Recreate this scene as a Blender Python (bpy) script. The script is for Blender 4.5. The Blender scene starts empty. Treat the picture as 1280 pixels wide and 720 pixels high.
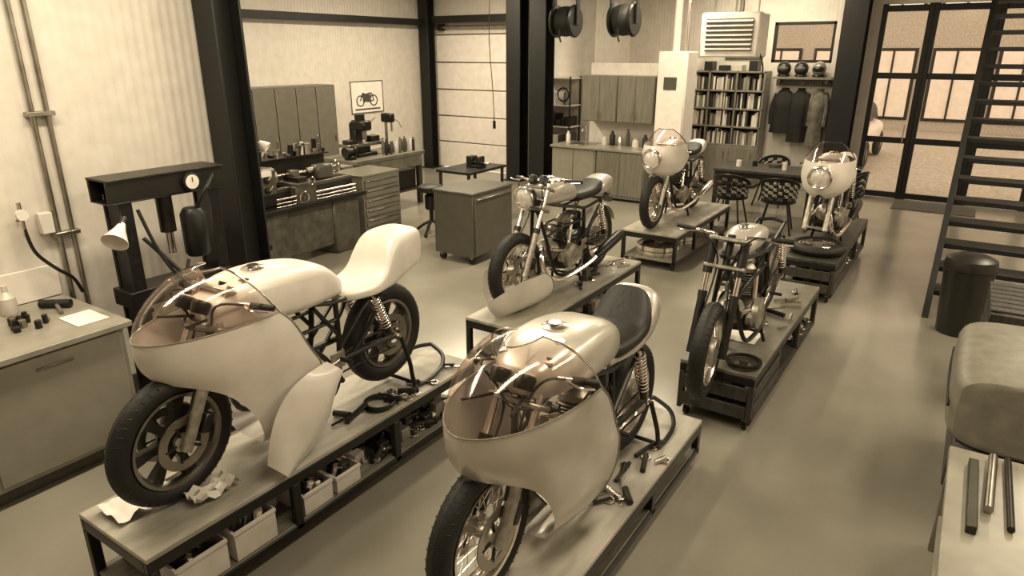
import bpy, bmesh, math, random
from mathutils import Vector, Matrix
random.seed(7)
pi=math.pi
# ------------------------------------------------------------------ materials
def tone(v):
    def lin(c):
        c=max(0,min(1,c)); return c/12.92 if c<=.04045 else ((c+.055)/1.055)**2.4
    return (lin(v*1.01),lin(v*.975),lin(v*(.82+.14*v)),1)
MATS={}
def mat(name,v,rough=.5,metal=0,noise=0,nscale=8,coat=0,bump=0,stretch=None,emit=0):
    if name in MATS: return MATS[name]
    m=bpy.data.materials.new(name); m.use_nodes=True
    nt=m.node_tree; p=nt.nodes['Principled BSDF']
    p.inputs['Roughness'].default_value=rough
    p.inputs['Metallic'].default_value=metal
    if coat: p.inputs['Coat Weight'].default_value=coat; p.inputs['Coat Roughness'].default_value=.08
    tc=nt.nodes.new('ShaderNodeTexCoord'); mp=nt.nodes.new('ShaderNodeMapping'); nz=nt.nodes.new('ShaderNodeTexNoise')
    nt.links.new(tc.outputs['Object'],mp.inputs[0]); nt.links.new(mp.outputs[0],nz.inputs['Vector'])
    if stretch: mp.inputs['Scale'].default_value=stretch
    nz.inputs['Scale'].default_value=nscale; nz.inputs['Detail'].default_value=5
    n=noise if noise else .03
    cr=nt.nodes.new('ShaderNodeValToRGB'); cr.color_ramp.elements[0].position=.3; cr.color_ramp.elements[1].position=.7
    cr.color_ramp.elements[0].color=tone(v*(1-n)); cr.color_ramp.elements[1].color=tone(min(1,v*(1+n)))
    nt.links.new(nz.outputs['Fac'],cr.inputs[0]); nt.links.new(cr.outputs[0],p.inputs['Base Color'])
    if bump:
        bp=nt.nodes.new('ShaderNodeBump'); bp.inputs['Strength'].default_value=bump; bp.inputs['Distance'].default_value=.01
        nt.links.new(nz.outputs['Fac'],bp.inputs['Height']); nt.links.new(bp.outputs[0],p.inputs['Normal'])
    MATS[name]=m; return m
def ribbed(name,v,scale,axis='Y',strength=.25,rough=.45):
    m=mat(name,v,rough); nt=m.node_tree; p=nt.nodes['Principled BSDF']
    tc=nt.nodes.new('ShaderNodeTexCoord'); w=nt.nodes.new('ShaderNodeTexWave'); w.bands_direction=axis
    w.inputs['Scale'].default_value=scale; bp=nt.nodes.new('ShaderNodeBump'); bp.inputs['Strength'].default_value=strength; bp.inputs['Distance'].default_value=.01
    nt.links.new(tc.outputs['Object'],w.inputs[0]); nt.links.new(w.outputs['Fac'],bp.inputs['Height']); nt.links.new(bp.outputs[0],p.inputs['Normal'])
    return m
def glassm(name,tint,refl,v=.85,mul=.4):
    m=bpy.data.materials.new(name); m.use_nodes=True; nt=m.node_tree; nt.nodes.clear()
    o=nt.nodes.new('ShaderNodeOutputMaterial'); mx=nt.nodes.new('ShaderNodeMixShader'); t=nt.nodes.new('ShaderNodeBsdfTransparent'); g=nt.nodes.new('ShaderNodeBsdfGlossy')
    g.inputs['Roughness'].default_value=.1; g.inputs['Color'].default_value=tone(v); t.inputs['Color'].default_value=tone(tint)
    fr=nt.nodes.new('ShaderNodeLayerWeight'); fr.inputs['Blend'].default_value=.25
    ad=nt.nodes.new('ShaderNodeMath'); ad.operation='MULTIPLY_ADD'; ad.inputs[1].default_value=mul; ad.inputs[2].default_value=refl; ad.use_clamp=True
    nt.links.new(fr.outputs['Fresnel'],ad.inputs[0]); nt.links.new(ad.outputs[0],mx.inputs[0])
    nt.links.new(t.outputs[0],mx.inputs[1]); nt.links.new(g.outputs[0],mx.inputs[2]); nt.links.new(mx.outputs[0],o.inputs[0])
    MATS[name]=m; return m
WALL=ribbed('wall_panel_cream',.82,4.5,'Y',.35); WALLX=ribbed('wall_panel_cream_b',.80,4.5,'X',.2)
FLOOR=mat('epoxy_floor',.54,.2,0,.06,1.3)
STEELBLK=mat('column_black_steel',.06,.55,0,.1); BLK=mat('black_paint',.06,.4,0,.1); RUB=mat('tyre_rubber',.08,.6,0,.15,30,bump=.3)
CHR=mat('chrome',.92,.18,1); STL=mat('bare_steel',.64,.34,1,.1); ALU=mat('cast_aluminium',.64,.42,.75,.15,25); DST=mat('dark_steel',.22,.4,.7,.15)
CREAM=mat('white_gelcoat',.86,.36,0,.05,5,coat=.2); SILV=mat('aluminium_paint',.80,.3,.4,.05,4,coat=.4); GREYP=mat('grey_paint',.5,.3,.2,.05,coat=.5)
LEATH=mat('seat_leather',.09,.5,0,.15,40,bump=.3); TANL=mat('tan_leather',.48,.45,0,.08,12,bump=.15)
WOODT=mat('bench_top_board',.62,.4,0,.16,9,stretch=(1,.3,1)); WOODM=mat('oak_board',.42,.45,0,.15,5,stretch=(6,1,1)); WOODD=mat('dark_plank',.20,.5,0,.25,5,stretch=(6,1,1))
CAB=mat('kitchen_oak',.45,.4,0,.09,4,stretch=(6,6,.6)); LOCK=mat('locker_grey',.40,.45,0,.04); LATH=mat('machine_enamel',.30,.35,0,.2,9); MACHD=mat('machine_dark',.13,.4,.3,.2,9)
WHT=mat('white_enamel',.90,.3); PAP=mat('paper_white',.92,.8); PLA=mat('storage_plastic',.82,.3,0,.05); TOP=mat('counter_laminate',.56,.3,0,.08,6); CABL=mat('counter_cabinet',.56,.4)
GAR=ribbed('garage_panel',.92,1.2,'Z',.1); CART=mat('toolcart_grey',.33,.35,.1,.05); BINM=mat('bin_dark',.15,.35,.2); CEIL=mat('ceiling_white',.6,.8)
GLS=glassm('clear_glass',.97,.03); ACR=glassm('acrylic_screen',.98,.05,.95,.4); LENS=mat('lamp_lens',.92,.1,.3,coat=1)
PAVE=mat('brick_paving',.62,.8,0,.15,14); FAC=mat('facade_brick',.66,.8,0,.12,20); LEAF=mat('foliage',.45,.8,0,.4,9,bump=.8); MID=mat('mid_grey',.28,.5)
CLO=[mat('cloth_dark',.10,.9,0,.2),mat('cloth_mid',.25,.9,0,.2),mat('cloth_light',.38,.9,0,.2)]
BK=[mat('book_%d'%i,v,.7) for i,v in enumerate((.12,.3,.5,.72,.86))]
# ------------------------------------------------------------------ builder
def cat(pts,k=6,closed=False):
    P=[Vector(p) for p in pts]; n=len(P); out=[]
    rng=range(n if closed else n-1)
    for i in rng:
        g=(lambda j:P[j%n]) if closed else (lambda j:P[max(0,min(n-1,j))])
        a,b_,c,d=g(i-1),g(i),g(i+1),g(i+2)
        for s in range(k):
            t=s/k
            out.append(.5*((2*b_)+(c-a)*t+(2*a-5*b_+4*c-d)*t*t+(3*b_-a-3*c+d)*t**3))
    if not closed: out.append(P[-1].copy())
    return out
class B:
    def __init__(s,name): s.name=name; s.V=[];s.F=[];s.M=[];s.S=[];s.ms=[]; s.T=Matrix()
    def add(s,V,F,m,smooth=True):
        o=len(s.V)
        if m not in s.ms: s.ms.append(m)
        k=s.ms.index(m)
        s.V+= [s.T@Vector(v) for v in V]
        for f in F: s.F.append([o+i for i in f]); s.M.append(k); s.S.append(smooth)
    def box(s,c,d,m,bev=.004,rot=None):
        hx,hy,hz=[x/2 for x in d]; e=min(bev,hx*.45,hy*.45,hz*.45)
        V=[];idx={}
        for sx in(-1,1):
            for sy in(-1,1):
                for sz in(-1,1):
                    for a in range(3):
                        p=[sx*(hx-e),sy*(hy-e),sz*(hz-e)]; p[a]=(sx*hx,sy*hy,sz*hz)[a]
                        idx[(sx,sy,sz,a)]=len(V); V.append(p)
        F=[]
        def q(l): F.append(l)
        for a in range(3):
            b_,c_=(a+1)%3,(a+2)%3
            for sg in(-1,1):
                l=[]
                for (u,w) in((-1,-1),(1,-1),(1,1),(-1,1)):
                    t=[0,0,0];t[a]=sg;t[b_]=u;t[c_]=w; l.append(idx[(t[0],t[1],t[2],a)])
                q(l if sg>0 else l[::-1])
            for u in(-1,1):
                for w in(-1,1):
                    t=[0,0,0];t[b_]=u;t[c_]=w;t[a]=-1;t2=list(t);t2[a]=1
                    l=[idx[(*t,b_)],idx[(*t2,b_)],idx[(*t2,c_)],idx[(*t,c_)]]
                    q(l if u*w<0 else l[::-1])
        for sx in(-1,1):
            for sy in(-1,1):
                for sz in(-1,1):
                    l=[idx[(sx,sy,sz,k)] for k in range(3)]; q(l if sx*sy*sz>0 else l[::-1])
        R=rot if rot is not None else Matrix()
        V=[Vector(c)+R.to_3x3()@Vector(v) for v in V]
        s.add(V,F,m,False)
    def bx(s,x0,x1,y0,y1,z0,z1,m,bev=.004): s.box(((x0+x1)/2,(y0+y1)/2,(z0+z1)/2),(abs(x1-x0),abs(y1-y0),abs(z1-z0)),m,bev)
    def rev(s,c,axis,prof,m,n=24,capa=True,capb=True):
        a=Vector(axis).normalized(); u=a.orthogonal().normalized(); w=a.cross(u); c=Vector(c); V=[];F=[]
        for r,h in prof:
            for i in range(n):
                t=2*pi*i/n; V.append(c+a*h+(u*math.cos(t)+w*math.sin(t))*r)
        for j in range(len(prof)-1):
            for i in range(n): F.append([j*n+i,j*n+(i+1)%n,(j+1)*n+(i+1)%n,(j+1)*n+i])
        if capa: F.append(list(range(n))[::-1])
        if capb: F.append([(len(prof)-1)*n+i for i in range(n)])
        s.add(V,F,m)
    def cyl(s,p0,p1,r,m,r1=None,n=14):
        p0=Vector(p0);p1=Vector(p1); L=(p1-p0).length
        if L<1e-6:return
        s.rev(p0,p1-p0,[(r,0),(r if r1 is None else r1,L)],m,n)
    def ring(s,c,axis,prof,m,n=48):
        p=prof+[prof[0]]; s.rev(c,axis,p,m,n,False,False)
    def tor(s,c,axis,R,r,m,n=44,k=12,sq=1.0):
        s.ring(c,axis,[(R+r*math.cos(2*pi*i/k),r*sq*math.sin(2*pi*i/k)) for i in range(k)],m,n)
    def tube(s,pts,r,m,n=8,k=5,closed=False,sm=True):
        P=cat(pts,k,closed) if sm else [Vector(p) for p in pts]
        L=len(P); V=[];F=[]; up=None
        for i,p in enumerate(P):
            if closed: t=P[(i+1)%L]-P[i-1]
            else: t=P[min(L-1,i+1)]-P[max(0,i-1)]
            t.normalize()
            if up is None: up=t.orthogonal().normalized()
            else:
                up=up-t*up.dot(t)
                if up.length<1e-5: up=t.orthogonal()
                up.normalize()
            w=t.cross(up)
            for j in range(n):
                a=2*pi*j/n; V.append(p+(up*math.cos(a)+w*math.sin(a))*r)
        R=L if closed else L-1
        for i in range(R):
            for j in range(n): F.append([i*n+j,i*n+(j+1)%n,((i+1)%L)*n+(j+1)%n,((i+1)%L)*n+j])
        if not closed: F.append(list(range(n))[::-1]); F.append([(L-1)*n+j for j in range(n)])
        s.add(V,F,m)
    def ell(s,c,r,m,n=18,k=10):
        V=[];F=[]
        for j in range(k+1):
            ph=-pi/2+pi*j/k
            for i in range(n):
                t=2*pi*i/n; V.append((c[0]+r[0]*math.cos(ph)*math.cos(t),c[1]+r[1]*math.cos(ph)*math.sin(t),c[2]+r[2]*math.sin(ph)))
        for j in range(k):
            for i in range(n): F.append([j*n+i,j*n+(i+1)%n,(j+1)*n+(i+1)%n,(j+1)*n+i])
        s.add(V,F,m)
    def grid(s,G,m):
        r=len(G);c=len(G[0]);V=[p for row in G for p in row];F=[]
        for i in range(r-1):
            for j in range(c-1): F.append([i*c+j,i*c+j+1,(i+1)*c+j+1,(i+1)*c+j])
        s.add(V,F,m)
    def loft(s,secs,m,n=20,p=2.6,ax='x',k=4):
        S=cat([Vector((a[0],a[2],a[3])) for a in secs],k); H=cat([Vector((a[4],a[1],0)) for a in secs],k)
        V=[];F=[]
        for q,h in zip(S,H):
            for i in range(n):
                t=2*pi*i/n; c=math.cos(t);d=math.sin(t)
                y=max(.001,q.z)*math.copysign(abs(c)**(2/p),c)+h.y; z=max(.001,h.x)*math.copysign(abs(d)**(2/p),d)+q.y
                V.append((q.x,y,z) if ax=='x' else (y,q.x,z) if ax=='y' else (y,z,q.x))
        L=len(S)
        for j in range(L-1):
            for i in range(n): F.append([j*n+i,j*n+(i+1)%n,(j+1)*n+(i+1)%n,(j+1)*n+i])
        F.append(list(range(n))[::-1]);F.append([(L-1)*n+i for i in range(n)])
        s.add(V,F,m)
    def poly(s,pts,thick,m,plane='xz',off=0):
        n=len(pts);V=[]
        for sgn in(-.5,.5):
            for a,b_ in pts:
                V.append((a,off+sgn*thick,b_) if plane=='xz' else (off+sgn*thick,a,b_) if plane=='yz' else (a,b_,off+sgn*thick))
        F=[list(range(n))[::-1],[n+i for i in range(n)]]+[[i,(i+1)%n,n+(i+1)%n,n+i] for i in range(n)]
        s.add(V,F,m,False)
    def done(s,loc=(0,0,0),rz=0,ry=0,sc=1):
        me=bpy.data.meshes.new(s.name); me.from_pydata([tuple(v) for v in s.V],[],s.F)
        for m in s.ms: me.materials.append(m)
        me.polygons.foreach_set('material_index',s.M); me.polygons.foreach_set('use_smooth',s.S)
        bm=bmesh.new(); bm.from_mesh(me); bmesh.ops.recalc_face_normals(bm,faces=bm.faces[:]); bm.to_mesh(me); bm.free()
        try: me.set_sharp_from_angle(angle=math.radians(38))
        except Exception: pass
        me.update()
        o=bpy.data.objects.new(s.name,me); bpy.context.collection.objects.link(o)
        o.location=loc; o.rotation_euler=(0,ry,rz); o.scale=(sc,sc,sc)
        return o
# ------------------------------------------------------------------ room
LW=-10.3; YA=12.2; YB=13.8; CH=3.9; RW=2.4; YF=-2.6
def slab(name,x0,x1,y0,y1,z0,z1,m):
    b=B(name); b.bx(x0,x1,y0,y1,z0,z1,m,0.001); return b.done()
slab('floor',LW-.2,RW+.2,YF-.2,YB+.2,-.1,0,FLOOR)
slab('ceiling',LW-.2,RW+.2,YF-.2,YB+.2,CH,CH+.1,CEIL)
slab('wall_left',-5.3,-5.12,YF,3.55,0,CH,WALL)
slab('wall_bay_near',LW,-5.12,3.55,3.75,0,CH,WALLX)
slab('wall_bay_left',LW-.2,LW,3.55,YA+.2,0,CH,WALL)
slab('wall_front',-5.3,RW,YF-.2,YF,0,CH,WALLX)
b=B('wall_garage'); b.bx(LW,-10.1,YA,YA+.2,0,CH,WALLX,.001); b.bx(-10.1,-7.75,YA,YA+.2,2.85,CH,WALLX,.001); b.bx(-7.75,-6.4,YA,YA+.2,0,CH,WALLX,.001); b.done()
slab('wall_step',-6.4,-6.2,YA,YB,0,CH,WALL)
slab('wall_right',RW,RW+.2,YF-.2,YB+.2,0,CH,WALL)
b=B('wall_back'); y0,y1=YB,YB+.2
WX0,WX1,WZ0,WZ1=-3.35,-2.3,2.3,3.0; DX0,DX1,DZ=-1.62,1.9,3.25
b.bx(-6.4,WX0,y0,y1,0,CH,WALLX,.001); b.bx(WX0,WX1,y0,y1,0,WZ0,WALLX,.001); b.bx(WX0,WX1,y0,y1,WZ1,CH,WALLX,.001)
b.bx(WX1,DX0,y0,y1,0,CH,WALLX,.001); b.bx(DX0,DX1,y0,y1,DZ,CH,WALLX,.001); b.bx(DX1,RW,y0,y1,0,CH,WALLX,.001); b.done()
b=B('window_1')
for a in ((WX0,WX0+.05,WZ0,WZ1),(WX1-.05,WX1,WZ0,WZ1),(WX0,WX1,WZ0,WZ0+.05),(WX0,WX1,WZ1-.05,WZ1)): b.bx(a[0],a[1],YB+.02,YB+.1,a[2],a[3],BLK)
b.bx(WX0,WX1,YB+.05,YB+.06,WZ0,WZ1,GLS,.001); b.done()
def gdoor(name,x0,x1,rails):
    b=B(name); w=.08
    b.bx(x0,x0+w,YB+.04,YB+.12,0,DZ,BLK); b.bx(x1-w,x1,YB+.04,YB+.12,0,DZ,BLK)
    for z in rails: b.bx(x0+w,x1-w,YB+.05,YB+.11,z-.05,z+.05,BLK)
    b.bx(x0+w,x1-w,YB+.075,YB+.085,.05,DZ-.05,GLS,.001)
    b.cyl((x1-.12,YB+.0,1.0),(x1-.12,YB+.0,1.3),.012,CHR); b.cyl((x1-.12,YB,1.1),(x1-.12,YB+.05,1.1),.01,CHR); return b.done()
R_=(.06,1.02,2.1,3.18)
gdoor('door_1',-1.62,-.86,R_); gdoor('door_2',-.86,.05,R_); gdoor('door_3',.05,.95,R_); gdoor('door_4',.95,1.9,R_)
slab('door_mat',-.9,.3,12.9,13.6,0,.012,mat('mat_coir',.30,.9,0,.2,60))
b=B('garage_door')
for i in range(5):
    z0=.02+i*.565; b.bx(-10.08,-7.77,YA+.02,YA+.07,z0,z0+.545,GAR,.012)
    b.bx(-10.08,-7.77,YA+.05,YA+.06,z0+.54,z0+.567,MID,.001)
b.bx(-10.1,-10.04,YA-.06,YA+.0,0,2.9,STL); b.bx(-7.81,-7.75,YA-.06,YA,0,2.9,STL)
b.cyl((-10.1,YA-.08,2.98),(-7.7,YA-.08,2.98),.03,STL); b.rev((-9.9,YA-.08,2.98),(1,0,0),[(.07,0),(.07,.12)],DST); b.rev((-8,YA-.08,2.98),(1,0,0),[(.07,0),(.07,.12)],DST)
b.bx(-8.05,-7.95,YA-.02,YA+.02,.9,1.05,BLK); b.done()
def ibeam(name,x,y,w=.26,z1=CH):
    b=B(name); t=.02
    b.bx(x-w/2,x+w/2,y-w/2,y-w/2+t,0,z1,STEELBLK); b.bx(x-w/2,x+w/2,y+w/2-t,y+w/2,0,z1,STEELBLK); b.bx(x-t/2,x+t/2,y-w/2+t,y+w/2-t,0,z1,STEELBLK)
    b.bx(x-w/2-.04,x+w/2+.04,y-w/2-.04,y+w/2+.04,0,.02,STEELBLK); return b.done()
ibeam('steel_column',-4.96,3.42,.25); ibeam('steel_column',-7.62,11.7,.32); ibeam('steel_column',-6.85,11.35,.34); ibeam('steel_column',-1.95,13.45,.38); ibeam('steel_column',-10.12,11.98,.24)
b=B('trim_1'); b.bx(LW+.0,LW+.2,3.8,YA-.4,3.02,3.14,STEELBLK); b.done()
b=B('trim_2'); b.bx(-9.95,-7.7,YA-.24,YA-.14,3.06,3.2,STEELBLK); b.done()
b=B('baseboard_left'); b.bx(-5.12,-5.10,-1,3.2,.0,.12,MID); b.done()
b=B('baseboard_bay'); b.bx(LW,LW+.02,3.8,11.8,.0,.12,MID); b.done()
b=B('wall_pipes')
for y,r in ((2.06,.017),(2.15,.017),(1.62,.012)): b.cyl((-5.09,y,1.15 if y<2 else .1),(-5.09,y,3.85),r,STL)
for z in (1.3,2.1,2.9): b.bx(-5.12,-5.06,2.02,2.19,z,z+.03,STL)
b.tube([(-5.03,1.84,1.42),(-5.0,1.86,1.25),(-4.98,1.95,1.12),(-5.0,2.05,1.02),(-5.02,2.1,.9)],.012,BLK)
b.bx(-5.11,-5.05,1.95,2.03,1.34,1.48,PLA); b.rev((-5.03,1.84,1.5),(1,0,0),[(.035,0),(.035,.03)],WHT); b.cyl((-5.1,1.84,1.45),(-5.03,1.84,1.5),.012,STL); b.cyl((-5.03,1.84,1.36),(-5.03,1.84,1.58),.014,CHR); b.done()
# ------------------------------------------------------------------ near counter
b=B('counter_cabinet')
b.bx(-5.08,-4.2,-.6,2.0,.86,.9,TOP,.006); b.bx(-5.08,-4.25,-.6,1.96,.1,.86,CABL); b.bx(-5.05,-4.3,-.6,1.9,0,.1,MID)
b.bx(-5.11,-5.085,-.6,2.0,.9,1.12,WHT)
for y in (-.5,.32,1.14): b.bx(-4.255,-4.235,y,y+.79,.13,.84,CABL,.006); b.bx(-4.235,-4.22,y+.3,y+.5,.76,.775,STL)
b.done()
b=B('glass_bottle'); b.rev((-4.95,1.62,.901),(0,0,1),[(.045,0),(.05,.01),(.05,.11),(.018,.15),(.018,.19)],PLA); b.done()
b=B('small_parts')
for i in range(14):
    x=-4.75+random.random()*.3;y=1.5+random.random()*.2
    b.cyl((x,y,.901),(x,y,.9+.02+.05*random.random()),.012+.015*random.random(),random.choice([BLK,STL,DST]))
b.bx(-4.6,-4.35,1.75,1.94,.901,.906,PAP,.001); b.done()
b=B('mallet'); b.cyl((-4.9,1.78,.93),(-4.75,1.9,.93),.028,RUB); b.cyl((-4.82,1.84,.93),(-4.66,1.8,.915),.012,WOODM); b.done()
# ------------------------------------------------------------------ hydraulic press
b=B('hydraulic_press')
X=-4.68
for y in (2.28,2.93):
    for dx in(-.09,.09): b.bx(X+dx-.014,X+dx+.014,y-.045,y+.045,.06,1.6,BLK)
    b.bx(X-.10,X+.10,y-.035,y-.025,.2,1.55,BLK)
    for k in range(7): b.cyl((X+.085,y,.35+k*.16),(X+.107,y,.35+k*.16),.016,DST)
    b.bx(X-.35,X+.35,y-.05,y+.05,0,.07,BLK)
b.bx(X-.12,X-.10,2.17,3.02,1.56,1.71,MACHD); b.bx(X+.10,X+.12,2.17,3.02,1.56,1.71,MACHD); b.bx(X-.13,X+.13,2.17,3.02,1.70,1.715,DST); b.bx(X-.12,X+.12,2.17,3.02,1.55,1.56,BLK)
b.rev((X+.12,2.74,1.63),(1,0,0),[(.065,0),(.065,.035),(.055,.04)],BLK); b.rev((X+.161,2.74,1.63),(1,0,0),[(.05,0),(.05,.002)],PAP); b.bx(X+.165,X+.167,2.737,2.743,1.63,1.665,BLK,.0005)
b.cyl((X,2.6,1.55),(X,2.6,1.28),.055,DST); b.cyl((X,2.6,1.28),(X,2.6,1.12),.03,CHR)
b.bx(X-.12,X+.12,2.2,2.98,.82,.94,BLK)
for yy in (2.3,2.85): b.cyl((X-.16,yy,.8),(X+.16,yy,.8),.015,CHR)
b.rev((X+.2,2.68,1.12),(0,0,1),[(.07,0),(.085,.02),(.085,.3),(.06,.34)],BLK,20); b.cyl((X+.12,2.68,1.25),(X+.2,2.68,1.25),.02,BLK)
b.tube([(X+.19,2.7,1.42),(X+.3,2.75,1.6),(X+.16,2.9,1.66)],.012,RUB); b.tube([(X+.2,2.6,1.1),(X+.25,2.5,1.0),(X+.2,2.4,1.2),(X+.13,2.34,1.5)],.012,RUB)
b.cyl((X+.12,2.35,1.3),(X+.3,2.52,1.0),.014,BLK); b.done()
b=B('clamp_lamp')
b.rev((X+.34,2.10,1.44),(.35,-.5,-.45),[(.02,-.05),(.035,.0),(.08,.1)],WHT,capb=False); b.rev((X+.34,2.10,1.44),(.35,-.5,-.45),[(.02,-.1),(.02,-.04)],BLK)
b.tube([(X+.33,2.11,1.48),(X+.28,2.18,1.40),(X+.18,2.21,1.30),(X+.12,2.22,1.28)],.012,BLK); b.done()
b=B('tool_case'); b.bx(-4.3,-3.85,2.3,2.72,.5,.78,BLK,.02); b.bx(-4.31,-3.84,2.29,2.73,.69,.71,MID); b.tube([(-3.85,2.4,.66),(-3.8,2.42,.68),(-3.8,2.6,.68),(-3.85,2.62,.66)],.01,BLK)
b.bx(-4.28,-3.9,2.33,2.69,.06,.5,CART,.01)
for x in(-4.24,-3.94):
    for y in(2.38,2.64): b.cyl((x,y-.015,.035),(x,y+.015,.035),.035,RUB)
b.done()
# ------------------------------------------------------------------ lockers, poster
b=B('metal_locker')
b.bx(LW+.03,-9.8,6.3,8.95,0,1.93,LOCK)
for i in range(6):
    y=6.32+i*.438; b.bx(-9.8,-9.785,y,y+.42,.08,1.88,LOCK,.006); b.bx(-9.802,-9.798,y+.42,y+.438,.05,1.9,BLK,.001); b.bx(-9.785,-9.77,y+.36,y+.38,.95,1.08,STL)
b.done()
b=B('wall_poster'); b.bx(LW,LW+.015,9.8,10.7,1.32,1.94,PAP)
for y in (10.05,10.42): b.tor((LW+.02,y,1.56),(1,0,0),.1,.01,BLK,24,6)
b.tube([(LW+.02,10.05,1.56),(LW+.02,10.12,1.7),(LW+.02,10.2,1.68),(LW+.02,10.36,1.7),(LW+.02,10.42,1.56)],.01,BLK); b.tube([(LW+.02,10.12,1.7),(LW+.02,10.22,1.55),(LW+.02,10.42,1.56)],.009,BLK); b.bx(LW+.015,LW+.03,10.12,10.34,1.54,1.68,MID)
for a in ((9.8,10.7,1.32,1.335),(9.8,10.7,1.925,1.94),(9.8,9.815,1.32,1.94),(10.685,10.7,1.32,1.94)): b.bx(LW+.01,LW+.025,a[0],a[1],a[2],a[3],MID,.001)
b.bx(LW+.015,LW+.018,9.9,10.6,1.38,1.41,MID); b.done()
# ------------------------------------------------------------------ lathe
b=B('metal_lathe'); X0=-7.15;X1=-6.6
b.T=Matrix.Translation((0,-.2,0))
b.bx(X0,X1,4.7,5.35,0,.72,LATH,.02); b.bx(X0,X1,6.05,6.5,0,.72,LATH,.02); b.bx(X0-.02,X1+.06,4.65,6.6,.7,.76,MACHD,.01)
b.bx(X1,X1+.012,4.78,5.28,.1,.62,LATH,.01); b.bx(X1,X1+.02,5.0,5.06,.3,.36,BLK); b.bx(X0+.05,X1-.03,5.3,6.1,.12,.7,LATH,.02)
b.bx(X0+.1,X1-.1,4.75,6.5,.76,.93,MACHD,.01); b.bx(X0+.12,X0+.18,5.3,6.5,.93,.96,STL); b.bx(X1-.18,X1-.12,5.3,6.5,.93,.96,STL)
b.bx(X0+.05,X1-.04,4.68,5.28,.9,1.22,LATH,.03); b.bx(X0+.03,X1-.02,4.62,4.9,.85,1.28,LATH,.05)
for y,z in ((4.75,1.12),(4.75,.98),(4.98,1.1),(5.12,1.1),(5.12,.98)): b.rev((X1-.04,y,z),(1,0,0),[(.035,0),(.035,.03),(.015,.05)],BLK); b.cyl((X1,y,z),(X1+.04,y+.03,z+.06),.008,CHR)
b.bx(X1-.045,X1-.03,4.9,5.2,1.14,1.2,PAP,.002)
cx=(X0+X1)/2
b.rev((cx,5.28,1.08),(0,1,0),[(.05,0),(.11,.02),(.115,.1),(.06,.1)],STL); b.cyl((cx,5.38,1.08),(cx,5.9,1.08),.018,CHR)
b.bx(X0+.08,X1+.02,5.5,5.78,.95,1.0,LATH); b.bx(X1-.1,X1+.02,5.48,5.8,.72,.97,LATH,.015); b.bx(cx-.05,X1-.05,5.58,5.72,1.0,1.06,DST); b.bx(cx+.0,cx+.12,5.6,5.7,1.06,1.13,STL)
b.tor((X1+.07,5.56,.84),(1,0,0),.065,.009,CHR,24,6); b.cyl((X1,5.56,.84),(X1+.07,5.56,.84),.015,STL); b.cyl((X1+.04,5.65,1.03),(X1+.12,5.65,1.03),.012,CHR); b.tor((X1+.12,5.65,1.03),(1,0,0),.045,.008,CHR,20,6)
b.bx(cx-.07,cx+.09,6.0,6.28,.95,1.14,LATH,.03); b.cyl((cx,5.9,1.08),(cx,6.32,1.08),.04,STL); b.tor((cx,6.38,1.08),(0,1,0),.075,.01,CHR,24,6); b.cyl((cx,6.3,1.08),(cx,6.39,1.08),.015,STL)
for z,r in ((.86,.013),(.81,.011),(.77,.009)): b.cyl((X1,5.2,z),(X1,6.45,z),r,CHR)
b.bx(X0-.14,X0,4.8,6.45,.76,1.24,MACHD)
b.cyl((cx-.1,5.0,1.22),(cx-.1,5.0,1.45),.012,BLK); b.tube([(cx-.1,5.0,1.45),(cx,5.05,1.55),(cx+.18,5.2,1.5)],.01,STL); b.rev((cx+.16,5.18,1.51),(.6,.4,-.5),[(.02,-.03),(.06,.08)],WHT,capb=False)
b.bx(X0-.14,X0+.1,4.8,6.45,1.23,1.25,MACHD)
for i in range(60):
    y=4.85+random.random()*1.55; xx=X0-.12+.2*random.random(); b.cyl((xx,y,1.25),(xx+.02*random.random(),y,1.27+.15*random.random()),.014+.024*random.random(),random.choice([STL,BLK,DST,LATH,WHT,CHR]))
b.done()
def drawers(name,x0,x1,y0,y1,z1,m,nd,cast=False):
    b=B(name); zb=.1 if cast else .05
    b.bx(x0,x1,y0,y1,zb,z1-.02,m); b.bx(x0-.01,x1+.01,y0-.01,y1+.01,z1-.03,z1,m,.008)
    h=(z1-.06-zb)/nd
    for i in range(nd):
        z=zb+.02+i*h
        b.bx(x1,x1+.018,y0+.03,y1-.03,z,z+h-.025,m,.005); b.bx(x1+.018,x1+.035,y0+.06,y1-.06,z+h-.055,z+h-.038,STL)
    if cast:
        for x in (x0+.07,x1-.07):
            for y in (y0+.07,y1-.07): b.cyl((x,y-.02,.045),(x,y+.02,.045),.045,RUB); b.bx(x-.02,x+.02,y-.025,y+.025,.06,.11,STL)
    else: b.bx(x0+.02,x1-.02,y0+.02,y1-.02,0,.06,BLK)
    return b.done()
drawers('drawer_cabinet',-7.3,-6.7,6.48,7.2,.92,mat('drawer_grey',.44,.35),6)
drawers('tool_cart',-5.40,-4.80,6.4,7.25,.9,CART,1,True)
b=B('wooden_workbench'); b.bx(-8.6,-7.75,7.4,9.0,.84,.9,WOODM)
for x in(-8.52,-7.83):
    for y in(7.48,8.92): b.bx(x-.04,x+.04,y-.04,y+.04,0,.84,WOODD)
b.bx(-8.55,-7.8,7.55,8.95,.25,.29,WOODD); b.bx(-8.5,-7.85,7.7,8.2,.29,.7,CART); b.bx(-8.5,-7.85,8.3,8.85,.29,.6,MACHD); b.bx(-7.8,-7.77,7.55,8.95,.66,.84,WOODM); b.done()
b=B('milling_machine'); x,y=-8.2,7.95
b.bx(x-.18,x+.18,y-.2,y+.2,.901,.96,MACHD,.01); b.bx(x-.16,x-.02,y-.09,y+.09,.96,1.42,MACHD,.02)
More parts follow.
